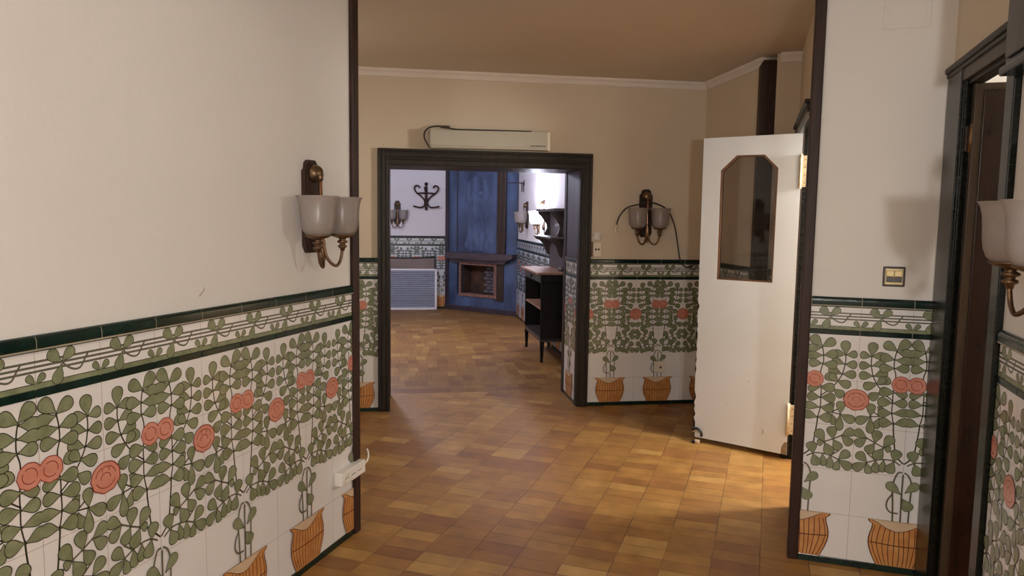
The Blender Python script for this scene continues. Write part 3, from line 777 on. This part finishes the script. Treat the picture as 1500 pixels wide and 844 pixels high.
# slab with an opening: bands around the window, front and back
left = [(0,Z0)]
random.seed(11)
zz = Z0+.055; 
edge = [(.012,Z0)]
while zz < .95:
    edge.append((random.choice((0,.0,.006,.012)), zz)); zz += random.uniform(.018,.05)
edge += [(0,.96),(-.004,Z1)]
outer_l = edge
wl_i = [win[0], win[5], win[4]]
def slab(pts): mb.prism(pts, 0, TH, M['white_door'])
ZW = 1.124; win[0] = (.122,ZW); win[1] = (.487,ZW)
slab([(W_,Z0),(W_,ZW),(0,ZW)]+list(reversed(edge[:-1])))
slab([(0,ZW),(.122,ZW),win[5],win[4],(.221,Z1),(-.004,Z1)])
slab([win[4],win[3],(.402,Z1),(.221,Z1)])
slab([win[1],(W_,ZW),(W_,Z1),(.402,Z1),win[3],win[2]])
leaf = mb.build('door_leaf', dw)
mb = MB(); mb.box((W_,.001,Z0), (W_+.003,TH,Z1), M['wood_dark'], .001); he = mb.build('hinge_edge', dw); he['label'] = 'dark hinge edge'
mb = MB()
n = len(win); cx = sum(p_[0] for p_ in win)/n; cz = sum(p_[1] for p_ in win)/n
shr = lambda p_, k: (p_[0]+(cx-p_[0])/abs(cx-p_[0]+1e-9)*k*(abs(cx-p_[0]) > .02), p_[1]+(1 if cz > p_[1] else -1)*k)
for i in range(n):
    a, b = win[i], win[(i+1)%n]; ai, bi = shr(a,.010), shr(b,.010)
    mb.prism([a, b, bi, ai], .002, TH-.002, M['wood_bead'])
bead = mb.build('glazing_bead', dw)
mb = MB(); mb.prism([shr(p_,.008) for p_ in win], .016, .020, M['glass']); mb.build('glass_pane', dw)
mb = MB()
pz = Z0+.02; zs = [Z0+.03+.9*k/40 for k in range(41)]
P = [(.004,Z0+.02)]
random.seed(5)
for z in zs: P.append((-.001-.006*random.random(), z))
P += [(.008,.96),(.016,.95),(.014,Z0+.02)]
mb.prism(P, .004, TH-.004, M['black']); st = mb.build('broken_edge', dw); st['label'] = 'dark splintered edge'
mb = MB()
mb.tube([(-.004,-.004,.085),(.02,-.012,.098),(.045,-.016,.095),(.064,-.014,.075),(.066,-.012,.05)], [.010,.009], M['black'], 8, 4)
mb.tube([(.0,-.002,.07),(.02,-.01,.078),(.04,-.012,.072)], .006, M['pot_in'], 8, 4)
mb.build('loose_edging', dw)
mb = MB(); mb.box((.022,-.040,.0), (.058,-.010,.026), M['pot_in'], .008); mb.box((.008,-.048,.0), (.034,-.022,.020), M['black'], .006); mb.build('door_stopper', dw)
mb = MB()
mb.face([(W_-.001,-.0006,Z0),(W_-.001,-.0006,Z0+.085),(W_-.018,-.0006,Z0+.078),(W_-.034,-.0006,Z0+.045),(W_-.038,-.0006,Z0)], M['door_dirt'])
for x, z, w, h in ((.22,.30,.014,.005),(.36,.47,.012,.006),(.46,.17,.02,.004),(.47,.14,.006,.03)):
    mb.face([(x,-.0006,z),(x+w,-.0006,z+.002),(x+w,-.0006,z+h),(x,-.0006,z+h-.001)], M['scratch'])
mb.build('dirt_mark', dw)
for zc in (1.818,.27):
    mb = MB()
    mb.box((W_-.012,-.012,zc-.100), (W_+.010,-.002,zc+.100), M['hinge'], .002)
    mb.box((W_+.010,-.012,zc-.095), (W_+.040,-.006,zc+.095), M['hinge'], .002)
    mb.tube([(W_+.002,-.016,zc-.104),(W_+.002,-.016,zc+.104)], .0075, M['hinge'], 10)
    for q in (-.07,-.025,.025,.07): mb.lathe([(.004,.0125),(.0035,.0138),(.0,.0138)], M['brass'], (W_+.026,0,zc+q), 8, 'y')
    h = mb.build('hinge', dw); h['label'] = 'cream metal hinge'

# heater above the passage
t = thing('electric_heater', 'long off-white electric heater mounted above the wide passage', 'heater', G(-1.012,0,2.018), BA)
mb = MB(); mb.prism([(-.455,.012),(-.455,.135),(.40,.143),(.452,.143),(.452,.006),(-.452,.002)], -.118, -.0, M['heater'])
bmesh.ops.bevel(mb.bm, geom=mb.bm.edges[:], offset=.006, segments=2, affect='EDGES'); mb.build('housing', t)
mb = MB(); mb.box((-.446,-.126,.006), (.434,-.112,.024), M['heater'], .006); mb.build('outlet_flap', t)
mb = MB(); mb.box((.436,-.1205,.004), (.4575,-.002,.146), M['cream'], .004); mb.build('end_cap', t)
mb = MB()
random.seed(3)
x = .305
for k in range(14):
    w = random.choice((.004,.006,.007)); hgt = .007 if k % 3 else .009
    mb.box((x,-.1196,.033), (x+w,-.1178,.033+hgt), M['switch_dark']); x += w+.0028
mb.build('lettering', t)
mb = MB()
mb.tube([(-.452,-.03,.012),(-.486,-.035,.066),(-.492,-.035,.112),(-.466,-.035,.152),(-.40,-.035,.171),(-.33,-.035,.168),(-.26,-.04,.152),(-.09,-.05,.150),(.12,-.05,.151),(.325,-.05,.152)], .0052, M['black'], 8, 5)
mb.box((-.37,-.05,.158), (-.30,-.02,.176), M['brown_strip'], .006); mb.build('power_cable', t)

# round thermostat and socket box
t = thing('thermostat', 'round white dial plate beside the passage, above a small socket box', 'thermostat', G(-.136,0,1.375), BA)
mb = MB(); mb.box((-.040,-.010,-.036), (.034,0,.036), M['cream'], .005); mb.build('base_plate', t)
mb = MB(); mb.lathe([(.0335,.010),(.0335,.020),(.030,.026),(.0,.027)], M['white_pl'], (0,0,0), 28, 'y'); mb.lathe([(.016,.026),(.015,.034),(.0,.035)], M['white_pl'], (0,0,0), 24, 'y'); mb.build('dial', t)
t = thing('socket_box', 'small cream socket box with two dark holes under the round dial', 'socket', G(-.139,0,1.270), BA)
mb = MB(); mb.box((-.046,-.014,-.060), (-.036,0,.060), M['wood_bead'], .002); mb.build('wooden_strip', t)
mb = MB(); mb.box((-.033,-.030,-.058), (.036,0,.056), M['cream'], .005); mb.build('housing', t)
for x in (-.011,.012):
    mb = MB(); mb.lathe([(.0,.0315),(.008,.0315),(.008,.026)], M['dark_hole'], (x,0,.0), 12, 'y'); mb.build('socket_hole', t)
t = thing('power_socket', 'square white socket set in the tiles below the back wall lamp', 'socket', G(.414,-.0095,.312), BA)
mb = MB(); mb.box((-.046,-.009,-.046), (.046,0,.046), M['cream'], .006, None, 3); mb.build('cover_plate', t)
mb = MB(); mb.lathe([(.023,.009),(.023,.0115),(.020,.0118),(.019,.010),(.0,.0098)], M['cream'], (.010,0,-.004), 24, 'y')
mb.lathe([(.008,.0098),(.008,.013),(.0,.013)], M['switch_dark'], (.010,0,-.004), 12, 'y'); mb.build('socket_insert', t)
# loose cable
t = thing('loose_cable', 'loose black cable arching over the back wall lamp with a white plug end', 'cable', G(0,0,1.2), BA)
mb = MB()
cp = [(.013,-.03,.262),(.031,-.035,.328),(.096,-.038,.404),(.20,-.09,.434),(.256,-.110,.442),(.30,-.10,.440),(.386,-.06,.413),(.445,-.035,.370),(.494,-.03,.268),(.522,-.028,.145),(.545,-.030,.020),(.560,-.032,-.030),(.592,-.032,-.062),(.640,-.030,-.066),(.676,-.028,-.044),(.70,-.026,-.02)]
mb.tube(cp, .0052, M['black'], 8, 5); mb.build('wire', t)
mb = MB(); mb.tube([(.013,-.03,.268),(.006,-.03,.226),(.009,-.03,.205)], [.010,.009], M['cream'], 10); mb.box((-.004,-.038,.196), (.034,-.022,.212), M['cream'], .004); mb.build('plug', t)

# ------------------------------------------------------------------ FAR ROOM OBJECTS
# chimney breast across the corner
FA = BA-PI/4
t = thing('fireplace', 'blue-stained corner chimney breast with brick firebox and dark mantel', 'fireplace', G(-.92,6.4), FA)
mb = MB()
mb.box((0,0,0), (.233,.06,2.59), M['blue_wood']); mb.box((1.06,0,0), (1.5,.06,2.59), M['blue_wood'])
mb.box((.233,0,.775), (1.06,.06,2.59), M['blue_wood']); mb.box((.233,0,0), (1.06,.06,.262), M['blue_wood'])
mb.build('front_board', t)
mb = MB(); mb.box((.232,-.012,.96), (.245,0,2.59), M['violet_wood'], .003); mb.box((1.045,-.012,.945), (1.058,0,2.59), M['blue_relief'], .003); mb.build('panel_moulding', t)
mb = MB()
vase = [(.36,.99),(.62,.985),(.68,1.02),(.685,1.10),(.64,1.17),(.60,1.27),(.585,1.40),(.585,1.62),(.60,1.72),(.65,1.80),(.66,1.98),(.60,2.10),(.52,2.14),(.42,2.14),(.34,2.06),(.30,1.90),(.31,1.76),(.345,1.66),(.35,1.50),(.335,1.35),(.33,1.22),(.30,1.12),(.29,1.04)]
vs = [(v.x, v.y) for v in spline([Vector((.40+(x-.29)*1.3,z,0)) for x, z in vase+vase[:1]], 4)][:-1]
mb.prism(vs, -.004, 0, M['blue_relief']); mb.box((.50,-.008,1.86), (.76,-.002,1.915), M['blue_wood'], .002); mb.build('carved_relief', t)
for x0, x1 in ((.0,.065),(1.455,1.5)):
    mb = MB(); mb.box((x0,-.028,0), (x1,0,2.59), M['violet_wood'], .004); mb.box((x0+.015,-.034,0), (x0+.028,-.02,2.59), M['violet_wood'], .003); mb.build('corner_trim', t)
mb = MB(); mb.box((1.062,-.035,.94), (1.225,0,2.59), M['brown_strip'], .005); mb.box((1.135,-.045,.94), (1.15,-.03,2.59), M['brown_strip'], .004); mb.build('pilaster', t)
mb = MB(); mb.prism([(.085,.84),(1.31,.84),(1.43,.885),(1.43,.945),(.085,.945)], -.13, 0, M['mantel'])
mb.prism([(.15,.79),(1.25,.79),(1.29,.842),(.11,.842)], -.075, 0, M['mantel']); mb.build('mantel_shelf', t)
mb = MB(); mb.box((1.04,-.018,.20), (1.19,0,.79), M['brown_strip'], .004); mb.build('side_board', t)
mb = MB(); mb.box((-.005,-.03,0), (1.505,0,.075), M['violet_wood'], .006); mb.build('plinth', t)
mb = MB()   # brick frame
mb.box((.262,-.022,.238), (1.036,.055,.290), M['fire_mortar']); mb.box((.262,-.022,.742), (1.036,.055,.800), M['fire_mortar'])
mb.box((.262,-.022,.29), (.312,.055,.742), M['fire_mortar']); mb.box((.980,-.022,.29), (1.036,.055,.742), M['fire_mortar'])
nb = 20
for k in range(nb):
    x = .262+.774*k/nb
    for z0, z1 in ((.240,.288),(.746,.798)): mb.box((x+.007,-.030,z0), (x+.774/nb-.007,.02,z1), M['fire_brick'], .003)
for k in range(14):
    z = .292+.45*k/14
    for x0, x1 in ((.265,.310),(.982,1.033)): mb.box((x0,-.030,z+.006), (x1,.02,z+.45/14-.006), M['fire_brick'], .003)
mb.build('brick_surround', t, (.03,0,0))
mb = MB()
mb.box((.29,.235,.27), (1.03,.255,.78), M['soot']); mb.box((.29,.06,.25), (1.03,.25,.285), M['soot']); mb.box((.29,.06,.76), (1.03,.25,.79), M['soot'])
mb.box((.285,.06,.27), (.305,.25,.78), M['soot']); mb.box((.995,.06,.27), (1.03,.25,.78), M['inner_brick_lit'])
for r in range(9):
    z = .29+r*.052
    for k in range(4):
        x = .60+k*.11+(.05 if r % 2 else 0)
        mb.box((x,.215,z+.005), (min(x+.10,.99),.24,z+.047), M['inner_brick_lit'], .003)
mb.build('firebox', t, (.03,0,0))

# iron arm on the right wall
t = thing('iron_bracket', 'thin iron wall arm with two hanging rods beside the chimney breast', 'bracket', G(.10,4.86,2.01), BA-PI/2)
mb = MB(); mb.box((-.03,-.006,-.04), (.03,0,.04), M['iron'], .004); mb.build('wall_plate', t)
mb = MB(); mb.tube([(0,-.004,0),(0,-.26,0)], .007, M['iron'], 8); mb.build('arm', t)
for y in (-.012,-.036):
    mb = MB(); mb.tube([(0,y,.0),(0,y,-.13)], .006, M['iron'], 8); mb.build('rod', t)

# coat rack
t = thing('coat_rack', 'dark bentwood wall coat rack with curled hooks in the far room', 'coat rack', G(-1.25,6.4,1.83), BA)
mb = MB()
mb.box((-.022,-.035,-.21), (.022,0,.13), M['bentwood'], .010); mb.lathe([(.0,-.225),(.016,-.222),(.02,-.205),(.016,-.19)], M['bentwood'], (0,-.018,0), 14)
mb.lathe([(.018,.12),(.024,.14),(.014,.16),(.012,.175)], M['bentwood'], (0,-.018,0), 14); mb.sphere((0,-.018,.20), .029, M['bentwood']); mb.build('post', t)
mb = MB(); mb.tube([(-.155,-.05,.045),(-.08,-.066,.052),(0,-.07,.055),(.08,-.066,.052),(.155,-.05,.045)], .013, M['bentwood'], 10, 5); mb.build('crossbar', t)
for sx in (-1, 1):
    mb = MB()
    mb.tube([(sx*.018,-.03,-.13),(sx*.03,-.035,-.06),(sx*.08,-.045,.0),(sx*.145,-.055,.05),(sx*.185,-.06,.10),(sx*.188,-.065,.150),(sx*.155,-.07,.172),(sx*.122,-.075,.160),(sx*.112,-.078,.132)], .013, M['bentwood'], 10, 5); mb.build('upper_hook', t)
    mb = MB()
    mb.tube([(sx*.012,-.03,-.06),(sx*.022,-.036,-.12),(sx*.05,-.05,-.165),(sx*.10,-.075,-.178),(sx*.16,-.095,-.168),(sx*.195,-.10,-.160)], .0125, M['bentwood'], 10, 5); mb.sphere((sx*.197,-.10,-.160), .015, M['bentwood']); mb.build('lower_hook', t)
mb = MB(); mb.tube([(0,-.055,.05),(-.02,-.10,.08),(-.035,-.12,.13),(-.03,-.11,.16)], .008, M['bentwood'], 8, 5); mb.build('front_hook', t)

# slatted panel and board against the far wall
t = thing('slatted_panel', 'grey slatted panel with a white frame leaning at the far wall', 'panel', G(-1.60,6.25), BA)
mb = MB()
x0, x1, zt = -.60, .522, .665
mb.box((x0,-.02,0), (x1,.02,.034), M['white_frame'], .004); mb.box((x0,-.02,zt-.03), (x1,.02,zt), M['white_frame'], .004)
mb.box((x0,-.02,0), (x0+.034,.02,zt), M['white_frame'], .004); mb.box((x1-.034,-.02,0), (x1,.02,zt), M['white_frame'], .004); mb.build('frame', t)
mb = MB(); mb.box((x0+.03,.0,.03), (x1-.03,.014,zt-.028), M['slat_gap'])
ns = 19
for k in range(ns):
    z = .036+(zt-.068)*k/ns; hh = (zt-.068)/ns
    T = Matrix.Translation((0,-.006,z+hh/2)) @ Matrix.Rotation(.5, 4, 'X')
    mb.box((x0+.032,-.008,-hh*.36), (x1-.032,.002,hh*.36), M['slat'], 0, T)
mb.build('slats', t)
t = thing('headboard', 'brown board with a dark edge behind the slatted panel', 'board', G(-1.62,6.345), BA)
mb = MB(); pts = [(-.5,0),(.512,0),(.512,.846)]+[(.512-.95*k/8, .846-.018*math.sin(PI*k/8)) for k in range(1,9)]+[(-.5,.846)]
mb.prism(pts, -.012, .012, M['board']); mb.build('board', t)
mb = MB(); mb.tube([(x, -.014, z+.004) for x, z in pts[2:]], .012, M['black'], 8); mb.box((.50,-.02,0), (.522,.012,.845), M['black'], .004); mb.build('edge', t)

# sideboard with hutch
t = thing('sideboard', 'tall dark open sideboard with a wall hutch along the far right wall', 'cabinet', G(-.075,2.27), BA)
X0, X1, Y0, Y1 = -.155, .155, -.49, .48               # local: x across (front at X0), y along the wall
mb = MB()
mb.box((X0,Y0,.235), (X1,Y0+.025,.925), M['cab_black'], .003); mb.box((X0,Y1-.025,.235), (X1,Y1,.925), M['cab_black'], .003)
mb.box((X1-.015,Y0,.235), (X1,Y1,.925), M['cab_black']); mb.box((X0,Y0,.215), (X1,Y1,.26), M['cab_front'], .003)
mb.box((X0,Y0,.83), (X1-.015,Y1,.845), M['cab_black']); mb.build('body', t)
mb = MB(); mb.box((X0+.01,Y0+.025,.548), (X1-.015,Y1-.025,.568), M['cab_top'], .002); mb.build('shelf', t)
mb = MB(); mb.box((X0-.008,Y0+.02,.846), (X0+.2,Y1-.02,.915), M['cab_front'], .004); d_ = mb.build('drawer', t)
mb = MB(); mb.sphere((X0-.024,-.02,.88), .016, M['iron']); mb.build('knob', d_)
mb = MB(); mb.box((X0-.05,Y0-.03,.925), (X1+.002,Y1+.03,.948), M['cab_top'], .006); mb.build('top_board', t)
for x in (X0+.022, X1-.022):
    for y in (Y0+.022, Y1-.022):
        mb = MB()
        a = [(-.022,-.022),(.022,-.022),(.022,.022),(-.022,.022)]
        A = [mb.bm.verts.new((x+p_[0], y+p_[1], .216)) for p_ in a]; B = [mb.bm.verts.new((x+p_[0]*.55, y+p_[1]*.55, .02)) for p_ in a]; C_ = [mb.bm.verts.new((x+p_[0]*.75, y+p_[1]*.75, 0)) for p_ in a]
        for U, V in ((A,B),(B,C_)):
            for i in range(4): mb.bm.faces.new((U[i], U[(i+1)%4], V[(i+1)%4], V[i]))
        mb.bm.faces.new(A); mb.bm.faces.new(C_[::-1]); mb.mi(M['cab_black']); mb.build('leg', t)
mb = MB(); mb.box((X1-.022,-.34,.948), (X1-.004,.50,1.60), M['shelf_wood'], .003); mb.build('hutch_back', t)
mb = MB(); mb.box((-.05,-.40,1.292), (X1-.004,.58,1.312), M['shelf_wood'], .005); mb.build('hutch_shelf', t)
mb = MB(); mb.box((-.02,-.40,1.585), (X1-.004,.58,1.615), M['shelf_wood'], .006); mb.build('hutch_shelf', t)
for y in (-.16, .53):
    mb = MB()
    br = [(X1-.004,1.292),(-.04,1.292),(-.035,1.275),(-.01,1.262),(.015,1.255),(.035,1.235),(.058,1.215),(.072,1.185),(.078,1.15),(.092,1.135),(.098,1.11),(.112,1.09),(X1-.004,1.075)]
    mb.prism(br, -.012, .012, M['shelf_wood'], Matrix.Translation((0,y,0))); mb.build('hutch_bracket', t)
    mb = MB()
    br = [(X1-.004,1.312),(.075,1.312),(.07,1.33),(.085,1.36),(.10,1.40),(.095,1.44),(.07,1.48),(.05,1.50),(.03,1.53),(.0,1.55),(-.01,1.585),(X1-.004,1.585)]
    mb.prism(br, -.012, .012, M['shelf_wood'], Matrix.Translation((0,y,0))); mb.build('hutch_bracket', t)
# rag on the top
mb = MB(); mb.sphere((0,0,.022), .05, M['cloth'], (.7,1.0,.46), 18); mb.sphere((.0,-.03,.022), .03, M['cloth'], (.8,.9,.7), 14)
random.seed(9)
for v in mb.bm.verts:
    v.co += Vector((random.uniform(-.004,.004), random.uniform(-.004,.004), random.uniform(-.003,.004)))
    v.co.z = max(v.co.z, 0)
tag(mb.build('crumpled_rag', None, G(.02,1.98,.9485), BA), 'small crumpled grey rag lying on top of the sideboard', 'rag')

# ------------------------------------------------------------------ LIGHT
def point(name, loc, power, col, r):
    l = bpy.data.lights.new(name, 'POINT'); l.energy = power; l.color = col; l.shadow_soft_size = r
    o = bpy.data.objects.new(name, l); COL.objects.link(o); o.location = loc; return o
WARM = (1.0,.985,.965)
point('hall_lamp_light', (.652,-1.0,1.47), 124, WARM, .06)
point('hall_fill_light', (-.95,-.7,2.1), 44, WARM, .12)  # added fill behind the camera, placed to brighten the left wall
point('side_room_light', (1.12,4.535,1.95), 165, (1.0,.96,.88), .15)
point('middle_room_fill', (-2.9,3.6,1.7), 8, (1.0,.90,.78), .12)  # added fill hidden behind the left hall wall, lifts the middle room
point('dim_room_fill', (1.75,3.135,1.9), 42, WARM, .10)  # unseen lamp, placed and strengthened as fill for the left wall tiles
COOL = (.77,.79,1.0)
for sx in (-1, 1):
    a = BA-PI/2
    off = Vector((math.cos(a)*sx*.0915+math.sin(a)*.102, math.sin(a)*sx*.0915-math.cos(a)*.102, 0))
    point('sconce_light', G(.10,3.32,1.55+.02)+off, 52, COOL, .02)
point('far_room_fill', G(-2.2,3.0,2.3), 120, COOL, .12)  # added fill with no visible source, brightens the pale far walls

w = bpy.data.worlds.new('World'); SC.world = w; w.use_nodes = True
w.node_tree.nodes['Background'].inputs[0].default_value = (.9,.8,.7,1); w.node_tree.nodes['Background'].inputs[1].default_value = .02

# ------------------------------------------------------------------ CAMERA
cam = bpy.data.cameras.new('Camera'); co = bpy.data.objects.new('Camera', cam); COL.objects.link(co)
fw = Vector((-.30950056,.94606422,-.09577002)); rt = Vector((.94989534,.31222852,.01456712)); up = Vector((-.04368356,.08646297,.99529689))
mw = Matrix((( rt.x,up.x,-fw.x,0),(rt.y,up.y,-fw.y,0),(rt.z,up.z,-fw.z,CAMH),(0,0,0,1)))
co.matrix_world = mw
cam.sensor_width = 36; cam.sensor_fit = 'HORIZONTAL'; cam.lens = 36*1074.28/1500; cam.clip_start = .02
SC.camera = co

SC.view_settings.view_transform = 'Standard'; SC.view_settings.look = 'None'; SC.view_settings.gamma = 1
SC.view_settings.exposure = 0.10
SC.view_settings.use_curve_mapping = False
SC.render.engine = 'CYCLES'
SC.cycles.use_denoising = True
SC.cycles.max_bounces = 10; SC.cycles.diffuse_bounces = 6; SC.cycles.transparent_max_bounces = 24
SC.cycles.sample_clamp_indirect = 4.0; SC.cycles.caustics_reflective = False; SC.cycles.caustics_refractive = False
